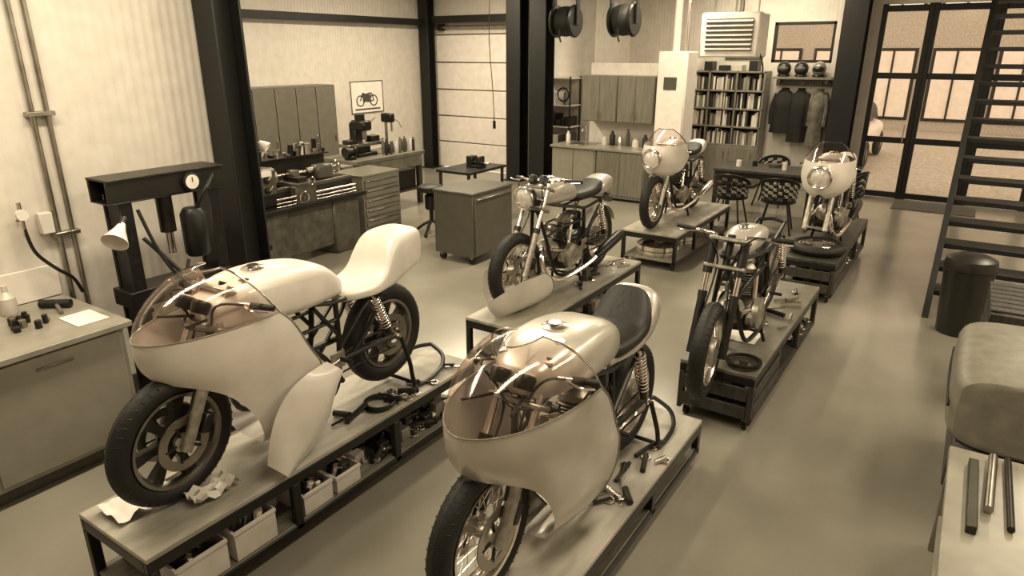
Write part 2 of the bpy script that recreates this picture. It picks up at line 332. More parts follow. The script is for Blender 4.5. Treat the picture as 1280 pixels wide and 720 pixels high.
b.bx(x-.1,x+.16,y-.38,y+.38,1.06,1.11,STL); b.bx(x-.02,x+.1,y-.12,y+.12,.96,1.06,MACHD); b.bx(x-.12,x+.2,y-.1,y+.1,1.3,1.46,MACHD,.03); b.cyl((x+.1,y,1.3),(x+.1,y,1.16),.04,STL); b.cyl((x+.02,y,1.46),(x+.02,y,1.55),.08,MACHD)
b.bx(x-.05,x+.1,y+.15,y+.35,1.11,1.2,MACHD,.01); b.bx(x-.06,x+.1,y-.34,y-.16,1.11,1.17,DST,.01)
b.tor((x+.1,y+.41,1.08),(0,1,0),.06,.008,CHR,20,6); b.cyl((x+.12,y+.1,1.4),(x+.12,y+.25,1.5),.01,CHR); b.cyl((x+.1,y+.38,1.08),(x+.1,y+.43,1.08),.01,STL); b.done()
b=B('spray_bottles')
for i in range(14):
    yy=8.2+i*.055; xx=-7.88-.12*(i%2); r=.024; h=.14+.07*random.random(); m=random.choice([WHT,BLK,MID,PLA,LOCK,BLK])
    b.rev((xx,yy,.901),(0,0,1),[(r,0),(r,h),(r*.5,h+.02),(r*.5,h+.05)],m,12)
b.done()
b=B('drill_press'); x,y=-8.38,8.8; b.bx(x-.1,x+.1,y-.1,y+.1,.901,.93,MACHD); b.cyl((x-.05,y,.92),(x-.05,y,1.5),.025,STL); b.bx(x-.12,x+.12,y-.06,y+.06,1.35,1.5,MACHD,.02); b.cyl((x+.08,y,1.35),(x+.08,y,1.2),.015,STL); b.tube([(x+.08,y+.06,1.4),(x+.1,y+.15,1.35),(x+.12,y+.2,1.25)],.008,CHR); b.done()
b=B('bench_grinder'); x,y=-8.0,7.52; b.bx(x-.08,x+.08,y-.06,y+.06,.901,.96,BLK,.01); b.cyl((x,y-.09,1.02),(x,y+.07,1.02),.06,MACHD,n=20); b.cyl((x,y-.11,1.02),(x,y-.08,1.02),.08,DST,n=24); b.cyl((x,y+.06,1.02),(x,y+.085,1.02),.08,DST,n=24); b.done()
b=B('shop_stool'); x,y=-6.25,7.35
b.rev((x,y,.62),(0,0,1),[(.16,0),(.18,.02),(.18,.07),(.15,.09)],LEATH); b.cyl((x,y,.2),(x,y,.62),.03,BLK); b.rev((x,y,.36),(0,0,1),[(.07,0),(.09,.02),(.09,.2),(.05,.24)],BLK)
for k in range(5):
    a=k*2*pi/5; b.tube([(x,y,.2),(x+.12*math.cos(a),y+.12*math.sin(a),.14),(x+.24*math.cos(a),y+.24*math.sin(a),.05)],.02,BLK); b.ell((x+.24*math.cos(a),y+.24*math.sin(a),.03),(.03,.03,.03),BLK,10,6)
b.done()
b=B('side_table'); b.bx(-6.85,-6.2,8.2,9.2,.72,.76,MACHD)
for x in(-6.8,-6.25):
    for y in(8.25,9.15): b.bx(x-.02,x+.02,y-.02,y+.02,0,.72,DST)
b.bx(-6.8,-6.25,8.3,9.1,.2,.22,DST); b.done()
b=B('bench_vice'); b.bx(-6.6,-6.35,8.65,8.85,.761,.8,MACHD); b.bx(-6.62,-6.5,8.67,8.83,.8,.93,MACHD,.01); b.bx(-6.42,-6.36,8.67,8.83,.8,.93,MACHD,.01); b.cyl((-6.6,8.75,.83),(-6.22,8.75,.83),.015,CHR); b.cyl((-6.24,8.67,.83),(-6.24,8.83,.83),.008,CHR); b.done()
# ------------------------------------------------------------------ rack shelf by column
b=B('shelf_rack'); x0,x1,yy0,yy1=-7.15,-6.45,11.75,12.18
for x in (x0,x1-.03):
    for y in(yy0,yy1-.03): b.bx(x,x+.03,y,y+.03,0,2.05,DST)
for z in (.25,.7,1.1,1.5,2.0): b.bx(x0,x1,yy0,yy1,z,z+.025,WHT)
for z in (.275,.725,1.125,1.525):
    x=x0+.05
    while x<x1-.12:
        w=.05+.08*random.random(); b.bx(x,x+w,yy0+.03,yy1-.06,z,z+.1+.18*random.random(),random.choice(BK+[BLK,MID])); x+=w+.02
b.tor((-6.6,11.74,1.72),(0,1,0),.12,.015,BLK,24,6); b.done()
slab('wall_kitchen',-5.95,-4.15,11.6,11.85,0,2.3,mat('kitchen_plaster',.86,.6))
b=B('kitchen_wall_cabinet')
for x in (-5.9,-5.22): b.bx(x,x+.67,11.2,11.6,1.32,2.1,CAB); b.bx(x+.01,x+.33,11.185,11.2,1.33,2.09,CAB); b.bx(x+.34,x+.66,11.185,11.2,1.33,2.09,CAB); b.cyl((x+.3,11.17,1.38),(x+.3,11.17,1.5),.006,STL); b.cyl((x+.37,11.17,1.38),(x+.37,11.17,1.5),.006,STL)
b.done()
b=B('kitchen_counter')
b.bx(-6.35,-4.5,10.85,11.58,.86,.9,TOP); b.bx(-6.33,-5.45,10.9,11.58,.08,.86,CABL); b.bx(-5.42,-4.52,10.88,11.58,.05,.86,CAB); b.bx(-6.3,-4.55,10.95,11.5,0,.08,BLK)
b.bx(-5.4,-4.98,10.865,10.88,.1,.84,CAB); b.bx(-4.96,-4.54,10.865,10.88,.1,.84,CAB); b.bx(-6.3,-5.9,10.885,10.9,.12,.84,CABL); b.bx(-5.88,-5.48,10.885,10.9,.12,.84,CABL)
b.tube([(-5.9,11.4,.9),(-5.9,11.4,1.15),(-5.9,11.3,1.2),(-5.9,11.22,1.12)],.012,CHR); b.bx(-6.1,-5.65,11.05,11.4,.9,.905,STL); b.done()
b=B('counter_items')
for i,(x,h,r,m) in enumerate([(-5.35,.25,.05,BLK),(-5.2,.18,.04,CHR),(-5.05,.3,.035,MID),(-4.9,.14,.06,WHT),(-4.72,.22,.05,BLK),(-6.25,.2,.04,WHT),(-5.5,.16,.05,PLA)]): b.rev((x,11.35,.901),(0,0,1),[(r,0),(r,h*.7),(r*.5,h*.85),(r*.5,h)],m,16)
b.done()
b=B('boiler_cabinet'); b.bx(-4.48,-3.98,11.1,11.59,.9,2.5,WHT,.02); b.bx(-4.46,-4.0,11.08,11.1,.95,2.4,WHT,.01); b.bx(-4.35,-4.13,11.07,11.085,1.9,2.1,MID)
b.bx(-4.48,-4.0,11.12,11.58,0,.9,CAB,.01); b.cyl((-4.3,11.4,2.5),(-4.3,11.4,CH),.06,WHT); b.cyl((-4.12,11.4,2.5),(-4.12,11.4,CH),.03,CHR); b.done()
b=B('ceiling_heater'); b.bx(-3.4,-2.6,9.9,10.4,2.42,3.0,WHT,.02); b.bx(-3.32,-2.68,9.885,9.9,2.5,2.92,LOCK)
for i in range(7): b.box((-3.0,9.87,2.53+i*.06),(.64,.05,.006),WHT,.001,Matrix.Rotation(.5,4,'X'))
for x in(-3.3,-2.7): b.cyl((x,10.15,3.0),(x,10.15,CH),.012,STL)
b.cyl((-3.0,10.3,3.0),(-3.0,10.3,CH),.06,STL); b.tube([(-2.62,10.1,2.5),(-2.55,10.1,2.3),(-2.6,10.3,2.2)],.01,BLK); b.done()
for x in (-5.1,-4.2):
    b=B('hose_reel'); b.rev((x-.17,9.1,2.9),(1,0,0),[(.2,0),(.22,.02),(.22,.04),(.15,.05),(.15,.29),(.22,.30),(.22,.32),(.2,.34)],BLK); b.tor((x,9.1,2.9),(1,0,0),.17,.035,RUB,28,8,3.4)
    b.bx(x-.2,x-.18,9.05,9.15,2.85,CH,STEELBLK); b.bx(x+.18,x+.2,9.05,9.15,2.85,CH,STEELBLK); b.tube([(x,8.93,2.8),(x,8.92,2.7),(x+.02,8.93,2.62)],.012,RUB); b.done()
b=B('ceiling_cable'); b.tube([(-7.95,11.3,3.9),(-7.97,11.25,2.8),(-7.93,11.3,1.8),(-7.9,11.3,1.2)],.008,BLK); b.rev((-7.9,11.3,1.05),(0,0,1),[(.03,0),(.03,.15)],BLK); b.done()
# ------------------------------------------------------------------ bookshelf
b=B('bookshelf'); x0,x1,yy0,yy1=-4.85,-3.3,13.35,13.78; t=.03
b.bx(x0,x1,yy1-.02,yy1,0,2.15,WOODM)
for x in (x0,x0+.5,x0+1.02,x1-t): b.bx(x,x+t,yy0,yy1-.02,.8,2.15,CAB)
for z in (.78,1.12,1.45,1.78,2.12): b.bx(x0,x1,yy0,yy1-.02,z,z+t,CAB)
b.bx(x0,x1,yy0,yy1-.02,.05,.78,CAB)
for i in range(3): b.bx(x0+.01+i*.515,x0+.5+i*.515,yy0-.02,yy0,.08,.76,CAB); b.cyl((x0+.42+i*.515,yy0-.03,.55),(x0+.42+i*.515,yy0-.03,.68),.007,STL)
for ci in range(3):
    for z in (.81,1.15,1.48,1.81):
        x=x0+.035+ci*.515; e=x+.46
        while x<e:
            w=.016+.03*random.random()
            if x+w>e: break
            if random.random()<.05: x+=.04; continue
            b.bx(x,x+w,yy0+.03+.03*random.random(),yy1-.1,z,z+.2+.09*random.random(),random.choice(BK),.002); x+=w+.002
for i in range(5): b.bx(x0+.1+i*.28,x0+.25+i*.28,yy0+.05,yy1-.1,2.15,2.2+.15*random.random(),random.choice(BK+[BLK]))
b.done()
b=B('wall_sign'); b.bx(-4.2,-3.5,13.77,13.795,2.35,2.85,MID); b.bx(-4.15,-3.55,13.76,13.77,2.4,2.8,BK[1]); b.bx(-4.05,-3.65,13.755,13.76,2.5,2.6,PAP); b.bx(-4.05,-3.75,13.755,13.76,2.65,2.72,PAP); b.done()
b=B('coat_rack'); b.bx(-3.2,-2.2,13.45,13.79,2.02,2.06,CAB); b.bx(-3.2,-2.2,13.76,13.79,1.9,2.0,CAB)
for i in range(7): b.tube([(-3.1+i*.14,13.76,1.95),(-3.1+i*.14,13.72,1.93),(-3.1+i*.14,13.72,1.97)],.008,STL)
for x in(-3.1,-2.3): b.bx(x,x+.02,13.5,13.76,1.95,2.02,STL)
b.done()
for i,x in enumerate((-3.05,-2.75,-2.45)):
    b=B('motorcycle_helmet'); m=(BLK,BLK,GREYP)[i]
    b.ell((x,13.6,2.20),(.12,.14,.13),m); b.ell((x,13.5,2.20),(.095,.06,.055),BLK if i==2 else MID); b.tor((x,13.6,2.085),(0,0,1),.09,.02,BLK,20,6); b.done()
def coat(x,m,L=.9,w=.17):
    b=B('hanging_coat'); top=1.86
    G=[]
    for j in range(13):
        t=j/12; z=top-L*t; row=[]; ww=w*(.25+.75*min(1,t*4)**.6)*(1-.12*math.sin(t*3)); dd=.035+.075*min(1,t*3)
        for i in range(25):
            a=2*pi*i/24; f=1+.12*math.sin(a*5+x*9)*t
            row.append((x+ww*math.cos(a)*f,13.62-dd*.4+dd*math.sin(a)*f,z))
        G.append(row)
    b.grid(G,m)
    for sx in(-1,1): b.tube([(x+sx*w*.7,13.60,top-.1),(x+sx*w*1.0,13.56,top-.35),(x+sx*w*.95,13.55,top-.65)],.045,m)
    b.tor((x,13.62,top-.01),(0,0,1),.05,.02,m,16,6); b.done()
coat(-2.98,CLO[0],.8,.19); coat(-2.7,CLO[0],.95,.17); coat(-2.38,CLO[2],1.0,.14)
b=B('dining_table'); b.bx(-3.3,-1.8,10.75,11.6,.72,.76,WOODD)
for x in(-3.25,-1.85):
    for y in(10.8,11.55): b.bx(x-.03,x+.03,y-.03,y+.03,0,.72,BLK)
b.bx(-3.25,-1.85,10.78,10.82,.64,.72,BLK); b.done()
def chair(x,y,rz):
    b=B('dining_chair')
    G=[]
    for j in range(9):
        t=j/8; row=[]
        for i in range(13):
            s=i/12*2-1; ang=s*1.75
            r=.24+.02*t
            row.append((r*math.sin(ang),-.02-r*math.cos(ang),.45+.36*t*(1-.45*abs(s)**2)))
        G.append(row)
    for j in range(0,8):
        for i in range(12):
            if (i+j)%2==0 or j in(0,7) : b.add([G[j][i],G[j][i+1],G[j+1][i+1],G[j+1][i]],[[0,1,2,3]],BLK)
            else: b.tube([G[j][i],G[j+1][i+1]],.006,BLK,5,1,sm=False)
    b.tube(G[8],.014,BLK); b.rev((0,0,.43),(0,0,1),[(.22,0),(.245,.01),(.24,.025),(.05,.015)],BLK)
    for sx in(-1,1):
        for sy in(-1,1): b.tube([(sx*.13,sy*.13,.44),(sx*.22,sy*.23,.0)],.014,BLK,8,1,sm=False)
    return b.done((x,y,0),rz)
chair(-2.82,10.2,0); chair(-2.15,10.25,.15); chair(-2.7,12.1,pi); chair(-1.42,11.25,pi/2)
b=B('table_items')
for x,y,h,r,m in((-3.0,11.1,.1,.04,WHT),(-2.8,11.3,.08,.04,BLK),(-2.3,11.1,.12,.035,WHT),(-2.5,11.35,.05,.1,MID)): b.rev((x,y,.761),(0,0,1),[(r,0),(r,h)],m,16)
b.done()
# ------------------------------------------------------------------ stairs
b=B('steel_staircase')
ys,rise,run,ns=7.75,.196,.222,19
for x in (-.05,1.05):
    y_e=ys+ns*run; z_e=ns*rise
    b.poly([(ys-.25,0),(ys+.02,0),(y_e+.1,z_e),(y_e-.12,z_e+.02)],.06,STEELBLK,'yz',x)
for i in range(1,ns): b.bx(-.02,1.02,ys+(i-.5)*run-.03,ys+(i+.5)*run+.04,i*rise-.05,i*rise,STEELBLK)
for i in range(0,ns-4,3):
    y=ys+i*run; b.cyl((1.05,y,i*rise+.05),(1.05,y,i*rise+.95),.015,STEELBLK)
b.cyl((1.05,ys,.95),(1.05,ys+14*run,14*rise+.95),.02,STEELBLK); b.done()
b=B('trash_bin'); b.rev((.22,7.25,0),(0,0,1),[(.16,0),(.17,.01),(.205,.62),(.215,.63),(.215,.66),(.2,.72),(.14,.75)],BINM,32); b.done()
b=B('padded_bench_seat'); b.loft([(4.05,.86,.66,.55,.16),(4.1,.86,.66,.68,.22),(4.55,.86,.68,.70,.235),(5.0,.86,.67,.68,.22),(5.07,.86,.66,.55,.16)],TANL,32,6,'y'); b.bx(.22,1.5,4.1,5.0,.14,.44,WOODD,.02)
for x in(.28,1.4):
    for y in(4.2,4.9): b.cyl((x,y,0),(x,y,.14),.03,BLK)
b.tube([(.165,4.1,.66),(.155,4.55,.68),(.165,5.0,.67)],.008,LEATH); b.done()
b=B('slatted_crate')
for z in (.1,.25,.4,.55,.68): b.bx(.34,1.1,5.5,5.53,z,z+.1,WOODD); b.bx(.34,.37,5.53,6.3,z,z+.1,WOODD)
for y in range(7): b.bx(.34,1.1,5.54+y*.11,5.63+y*.11,.78,.8,WOODD)
for x in(.36,1.05):
    for y in(5.53,6.22): b.bx(x,x+.04,y,y+.04,0,.78,WOODD)
b.done()
b=B('work_table'); b.bx(.2,1.2,2.6,3.75,.56,.60,TOP)
for x in(.24,1.15):
    for y in(2.65,3.7): b.bx(x-.03,x+.03,y-.03,y+.03,0,.56,STL)
b.bx(.22,1.18,2.65,3.7,.2,.23,TOP); b.bx(.28,.6,2.7,3.2,.23,.45,PLA,.02); b.done()
b=B('metal_offcuts'); b.cyl((.36,3.2,.622),(.38,3.7,.622),.02,STL); b.cyl((.44,3.1,.617),(.44,3.72,.617),.015,DST); b.bx(.28,.32,3.0,3.6,.601,.64,DST); b.done()
# ------------------------------------------------------------------ benches
def bench(x0,x1,y0,y1,topm,style=0,H=.45):
    b=B('motorcycle_work_bench')
    b.bx(x0,x1,y0,y1,H-.025,H,topm,.003)
    for x in (x0,x1-.03): b.bx(x,x+.03,y0,y1,H-.085,H-.025,BLK)
    for y in (y0,y1-.03): b.bx(x0+.03,x1-.03,y,y+.03,H-.085,H-.025,BLK)
    n=3; L=(y1-y0-.05)/n
    for i in range(n+1):
        for x in (x0,x1-.04): b.bx(x,x+.04,y0+i*L,y0+i*L+.05,.09,H-.085,BLK if style==0 else WOODD)
    b.bx(x0+.01,x1-.01,y0+.01,y1-.01,.105,.125,WOODM if style==0 else WOODD)
    for x in (x0,x1-.03): b.bx(x,x+.03,y0,y1,.075,.12,BLK)
    if style:
        b.bx(x0-.004,x0+.016,y0+.05,y1-.75,.25,.33,WOODD); b.bx(x1-.016,x1+.004,y0+.05,y0+L,.24,.33,WOODD); b.bx(x1-.016,x1+.004,y0+.05,y0+L,.13,.21,WOODD)
        b.bx(x0+.04,x1-.04,y0-.012,y0+.01,.25,.35,WOODD); b.bx(x0+.04,x1-.04,y0-.012,y0+.01,.12,.21,WOODD)
    for x in (x0+.05,x1-.05):
        for y in (y0+.08,y1-.08): b.cyl((x-.015,y,.038),(x+.015,y,.038),.038,RUB,n=18); b.bx(x-.02,x+.02,y-.02,y+.02,.05,.08,STL)
    return b.done()
SP=.128
bench(-3.17,-2.6,1.1,3.45,WOODT); bench(-3.17,-2.6,4.1,6.35,WOODT); bench(-3.35,-2.65,7.5,9.6,WOODT)
bench(-1.62,-1.08,1.55,3.8,WOODT,0,.31); bench(-1.42,-.9,4.3,6.5,mat('bench_top_grey',.42,.4,0,.12,7),1); bench(-1.42,-.9,7.35,9.7,WOODD,1)
def bin_(x,y,w=.2,d=.3,h=.17,z=SP):
    b=B('storage_bin'); t=.006
    b.bx(x,x+w,y,y+d,z,z+t,PLA)
    for a in ((x,x+t,y,y+d),(x+w-t,x+w,y,y+d),(x,x+w,y,y+t),(x,x+w,y+d-t,y+d)): b.bx(a[0],a[1],a[2],a[3],z,z+h,PLA,.001)
    b.bx(x-.008,x+w+.008,y-.008,y,z+h-.02,z+h,PLA,.002); b.bx(x+w,x+w+.008,y,y+d,z+h-.02,z+h,PLA,.002)
    for i in range(34):
        px=x+.03+random.random()*(w-.07);py=y+.03+random.random()*(d-.1); b.cyl((px,py,z+.04),(px+.03*random.random(),py+.05*random.random(),z+h-.01+.04*random.random()),.012+.014*random.random(),random.choice([STL,BLK,DST,WHT,MID,CHR]),n=8)
    b.done()
bin_(-2.86,1.22,.24,.26); bin_(-2.86,1.52,.24,.24); bin_(-2.86,1.94,.24,.2,.13); bin_(-3.12,1.22,.2,.28); bin_(-3.12,1.55,.2,.3); bin_(-2.86,2.17,.24,.18,.11)
def tools(x0,x1,y0,y1,z,n=34,big=.3):
    b=B('loose_tools')
    for i in range(n):
        x=x0+random.random()*(x1-x0);y=y0+random.random()*(y1-y0);a=random.random()*pi; l=.06+.13*random.random(); r=.007+.014*random.random()
        dx,dy=l*math.cos(a)*.5,l*math.sin(a)*.5
        x=min(max(x,x0+abs(dx)),x1-abs(dx)); y=min(max(y,y0+abs(dy)),y1-abs(dy))
        b.cyl((x-dx,y-dy,z+r),(x+dx,y+dy,z+r+.02*random.random()),r,random.choice([STL,CHR,BLK,DST]),n=8)
        if random.random()<.4: b.tor((x+dx,y+dy,z+.008),(0,0,1),.024,.008,CHR,12,6)
        if random.random()<big: b.bx(x-.03,x+.03,y-.04,y+.04,z,z+.05+.07*random.random(),random.choice([BLK,DST,MID,WOODM,PLA]))
    b.done()
tools(-3.1,-2.65,2.42,3.35,SP,120); tools(-1.35,-.95,4.45,6.4,SP,80,.4); tools(-3.1,-2.65,4.3,6.2,SP,50); tools(-1.35,-.95,7.5,9.4,SP,50); tools(-1.58,-1.12,1.8,3.6,SP,40,.1)
b=B('spare_wheel_rim')
for y in (7.85,8.45):
  for z in (.15,.21):
    b.ring((-3.0,y,z),(0,0,1),[(.25,-.01),(.2,-.015),(.2,.03),(.25,.02),(.265,.03),(.265,-.02)],CHR,40) ; b.ring((-3.0,y,z+.01),(0,0,1),[(.05,-.02),(.02,-.02),(.02,.03),(.05,.03)],CHR,20)
    for k in range(10):
        a=k*pi/5; b.cyl((-3.0+.04*math.cos(a),y+.04*math.sin(a),z),(-3.0+.2*math.cos(a+.2),y+.2*math.sin(a+.2),z),.004,STL,n=5)
b.done()
# ------------------------------------------------------------------ motorcycle
def wheel(b,x,z,R,style,disc=1,rt=.05,y=0,axis=(0,1,0)):
    c=(x,y,z); ri=R-rt*2.0
    b.tor(c,axis,R-rt,rt,RUB,56,14,1.05)
    n=46
    for i in range(n):
        a=2*pi*i/n; er=Vector((math.cos(a),0,math.sin(a)))
        for s in(-1,1):
            p0=Vector(c)+er*(R-.004)+Vector((0,s*.012,0)); et=Vector((-math.sin(a),0,math.cos(a)))
            p1=Vector(c)+er*(R-.022)+Vector((0,s*.045,0))+et*.012
            b.cyl(p0,p1,.004,RUB,n=4)
    m=STL if style=='cast' else CHR
    b.ring(c,axis,[(ri+.012,-.045),(ri-.004,-.042),(ri-.02,-.01),(ri-.02,.01),(ri-.004,.042),(ri+.012,.045)],m,48)
    b.rev(c,axis,[(.02,-.08),(.045,-.07),(.045,-.05),(.03,-.03),(.03,.03),(.045,.05),(.045,.07),(.02,.08)],ALU,20)
    if style=='cast':
        for k in range(7):
            a=2*pi*k/7; e=Vector((math.cos(a),0,math.sin(a))); t=Vector((-math.sin(a),0,math.cos(a))); C=Vector(c)
            pr=[(.03,.034,.03),(.12,.019,.018),(ri-.012,.03,.026)]; V=[]
            for r,w,d in pr: V+=[C+e*r+t*w+Vector((0,d,0)),C+e*r-t*w+Vector((0,d,0)),C+e*r-t*w-Vector((0,d,0)),C+e*r+t*w-Vector((0,d,0))]
            F=[]
            for j in range(2):
                for i in range(4): F.append([j*4+i,j*4+(i+1)%4,(j+1)*4+(i+1)%4,(j+1)*4+i])
            b.add(V,F,DST,False)
    else:
        for k in range(36):
            a=2*pi*k/36; a2=a+(.35 if (k//2)%2 else -.35); s=1 if k%2 else -1
            b.cyl((c[0]+.04*math.cos(a),c[1]+s*.045,c[2]+.04*math.sin(a)),(c[0]+(ri-.015)*math.cos(a2),c[1]+s*.005,c[2]+(ri-.015)*math.sin(a2)),.0022,CHR,n=4)
    for s in ([1,-1] if disc==2 else [1] if disc==1 else []):
        b.ring((c[0],c[1]+s*.075,c[2]),axis,[(.135,-.003),(.09,-.003),(.09,.003),(.135,.003)],STL,40)
        for k in range(5):
            a=2*pi*k/5; b.cyl((c[0]+.04*math.cos(a),c[1]+s*.07,c[2]+.04*math.sin(a)),(c[0]+.1*math.cos(a),c[1]+s*.075,c[2]+.1*math.sin(a)),.008,BLK,n=6)
    if disc==0: b.rev(c,axis,[(.02,-.075),(.095,-.06),(.1,-.05),(.1,.05),(.095,.06),(.02,.075)],ALU,28)
def finned(b,p0,d,L,core=.05,fr=.085,n=9,m=None):
    m=m or ALU; d=Vector(d).normalized(); p0=Vector(p0); b.cyl(p0,p0+d*L,core,DST)
    for i in range(n):
        q=p0+d*(L*(.08+.92*i/n)); b.rev(q,d,[(fr,0),(fr+.003,.002),(fr,.0045)],m,20)
    b.rev(p0+d*L,d,[(fr*.9,0),(fr*.95,.03),(fr*.6,.07),(fr*.3,.08)],m,18)
def engine(b):
    b.loft([(-.13,.0,.30,.10,.07),(-.11,0,.31,.16,.11),(.0,0,.32,.19,.13),(.11,0,.31,.16,.11),(.13,0,.30,.10,.07)],DST,20,3,'y')
    for s in(-1,1):
        b.rev((.03,s*.12,.32),(0,s,0),[(.115,0),(.11,.04),(.07,.055),(.06,.05)],ALU,28); b.rev((-.13,s*.1,.30),(0,s,0),[(.075,0),(.07,.04),(.02,.05)],ALU,22); b.cyl((.15,s*.1,.33),(.15,s*.14,.33),.045,ALU)
    finned(b,(.12,0,.36),(.95,0,.3),.17); finned(b,(-.02,0,.42),(-.25,0,.97),.17)
    b.cyl((.04,.11,.36),(.30,.09,.43),.016,CHR); b.cyl((.03,.11,.4),(-.06,.09,.62),.016,CHR)
    b.cyl((.1,.0,.55),(.22,.02,.6),.035,ALU); b.cyl((-.1,-.02,.62),(-.2,.02,.62),.035,ALU); b.rev((.22,.02,.6),(1,0,.2),[(.035,0),(.045,.05),(.03,.07)],CHR)
    b.rev((.02,-.12,.55),(0,1,0),[(.03,0),(.03,.09)],BLK)
    b.tube([(.1,.12,.45),(.2,.13,.55),(.1,.12,.66),(-.05,.12,.7)],.006,BLK); b.tube([(-.15,.12,.4),(-.22,.14,.5),(-.2,.12,.65)],.006,BLK); b.bx(-.28,-.18,-.07,.07,.5,.66,BLK,.01)
def fairing(b,rows,m,K=12,p=2.3,q=.55,k=3,rim=None,xo=0):
    R=cat([Vector((r[0],r[1]+xo,r[2]+xo)) for r in rows],k); Q=cat([Vector((r[3],r[4],0)) for r in rows],k)
    for s in(1,-1):
        G=[]
        for a,c in zip(R,Q):
            z,xn,xc=a; xr,W=c.x,max(.0,c.y); row=[]
            t0=max(0,min(1,(xc-xr)/max(1e-4,(xn-xr))))
            for j in range(K+1):
                th0=math.asin(min(1,t0**1.0)); th=th0*(1-j/K); t=math.sin(th)
                x=xr+(xn-xr)*t; w=W*max(0,1-t**p)**q
                row.append((x,s*w,z))
            G.append(row)
        b.grid(G,m)
        if rim: b.tube(G[-1],.004,rim,6,1,sm=False); b.tube([r[-1] for r in G],.005,rim,6,1,sm=False)
def moto(loc,o,rz=-pi/2,pitch=0):
    b=B('motorcycle'); g=o.get
    wb=.71;Rf=.325;Rr=.32; col=g('col',SILV); fm=g('frame',BLK); st=g('wheel','wire'); xo=g('xo',0); sz=g('sz',0)
    wheel(b,-wb,Rr,Rr,st,g('rdisc',0),.056)
    for s in(1,-1):
        b.tube([(.43,s*.02,.80),(.36,s*.07,.55),(.28,s*.12,.24),(.1,s*.14,.17),(-.15,s*.14,.19),(-.24,s*.12,.4),(-.27,s*.1,.70)],.016,fm)
        b.tube([(.42,s*.02,.87),(.2,s*.09,.80),(-.1,s*.11,.74),(-.3,s*.11,.70),(-.78,s*.10,.74-g('low',0))],.014,fm)
        b.tube([(-.24,s*.12,.42),(-.45,s*.12,.6),(-.6,s*.11,.72-g('low',0))],.012,fm,sm=False); b.tube([(.36,s*.07,.55),(.1,s*.10,.60),(-.25,s*.11,.6)],.012,fm,sm=False)
        b.tube([(-.2,s*.12,.36),(-.45,s*.12,.35),(-wb,s*.105,Rr)],.02,fm); b.cyl((-wb,s*.09,Rr),(-wb,s*.135,Rr),.022,CHR)
        if g('open',0): b.tube([(-.24,s*.12,.22),(-.1,s*.12,.45),(.15,s*.1,.62),(.38,s*.05,.72)],.016,fm); b.tube([(-.26,s*.11,.5),(-.1,s*.12,.72)],.013,fm,sm=False); b.tube([(-.3,s*.115,.32),(-.5,s*.13,.5),(-.62,s*.13,.68)],.013,fm,sm=False)
        p0=Vector((-.63,s*.135,Rr+.06)); p1=Vector((-.52,s*.135,.71-g('low',0))); b.cyl(p0,p1,.012,CHR); b.cyl(p0,p0+(p1-p0)*.35,.02,BLK)
        for i in range(11):
            q=p0+(p1-p0)*(.2+.07*i); b.tor(q,p1-p0,.028,.006,CHR,16,6)
        b.cyl((-.6,s*.1,.72-g('low',0)),(-.52,s*.15,.71-g('low',0)),.012,fm)
        b.cyl((-.22,s*.14,.38),(-.22,s*.24,.38),.012,RUB); b.cyl((-.22,s*.15,.38),(-.05,s*.16,.36),.008,CHR); b.box((-.2,s*.15,.38),(.1,.01,.1),ALU,.004)
    b.cyl((-wb,-.14,Rr),(-wb,.14,Rr),.01,CHR); b.tube([(-.75,.1,.74-g('low',0)),(-.8,0,.745-g('low',0)),(-.75,-.1,.74-g('low',0))],.014,fm)
    b.tube([(-.05,.1,.3),(-.4,.1,.39),(-wb,.1,Rr+.075)],.006,BLK); b.tube([(-.05,.1,.26),(-.4,.1,.26),(-wb,.1,Rr-.075)],.006,BLK); b.ring((-wb,.1,Rr),(0,1,0),[(.08,-.003),(.05,-.003),(.05,.003),(.08,.003)],STL,24)
    if g('engine',1): engine(b)
    if g('exh',0):
        for s in(1,-1):
            b.tube([(.32,s*.03,.44),(.46,s*.09,.42),(.45,s*.14,.24),(.2,s*.17,.16),(-.2,s*.19,.19),(-.4,s*.2,.24)],.021,CHR)
            a=Vector((-.35,s*.2,.225)); b.rev(a,(-.97,0,.2),[(.022,0),(.045,.08),(.05,.3),(.05,.5),(.035,.56)],CHR if g('exh')==1 else BLK,20)
    tk=g('tank',1)
    if tk==1:
        b.loft([(.40,0,.90,.04,.03),(.37,0,.91,.11,.08),(.2,0,.92,.15,.115),(.02,0,.90,.145,.10),(-.1,0,.86,.11,.07),(-.17,0,.82,.05,.03)],g('tcol',col),24,2.6)
        b.rev((.2,0,1.02),(0,0,1),[(.045,0),(.045,.02),(.03,.03)],CHR,24)
    elif tk==3:
        b.loft([(.22,0,.84,.04,.03),(.18,0,.85,.09,.06),(.0,0,.86,.12,.08),(-.2,0,.83,.11,.07),(-.32,0,.80,.08,.05),(-.36,0,.78,.04,.02)],g('tcol',col),24,2.6)
        b.rev((.02,0,.93),(0,0,1),[(.04,0),(.04,.02),(.03,.03)],CHR,24)
    elif tk==2:
        b.loft([(.46,0,.88+sz,.07,.04),(.42,0,.89+sz,.13,.08),(.25,0,.91+sz,.19,.115),(.0,0,.89+sz,.185,.13),(-.2,0,.86+sz,.155,.11),(-.32,0,.81+sz,.11,.06),(-.36,0,.78+sz,.06,.03)],g('tcol',col),24,3.6)
        b.rev((.14,0,1.015+sz),(0,0,1),[(.06,0),(.06,.02),(.035,.025),(.03,.035)],CHR,24); b.tor((.14,0,1.02+sz),(0,0,1),.07,.006,DST,24,6)
        b.rev((.26,.09,1.005+sz),(0,0,1),[(.025,0),(.025,.02)],CHR,20)
    sm=g('seat',1)
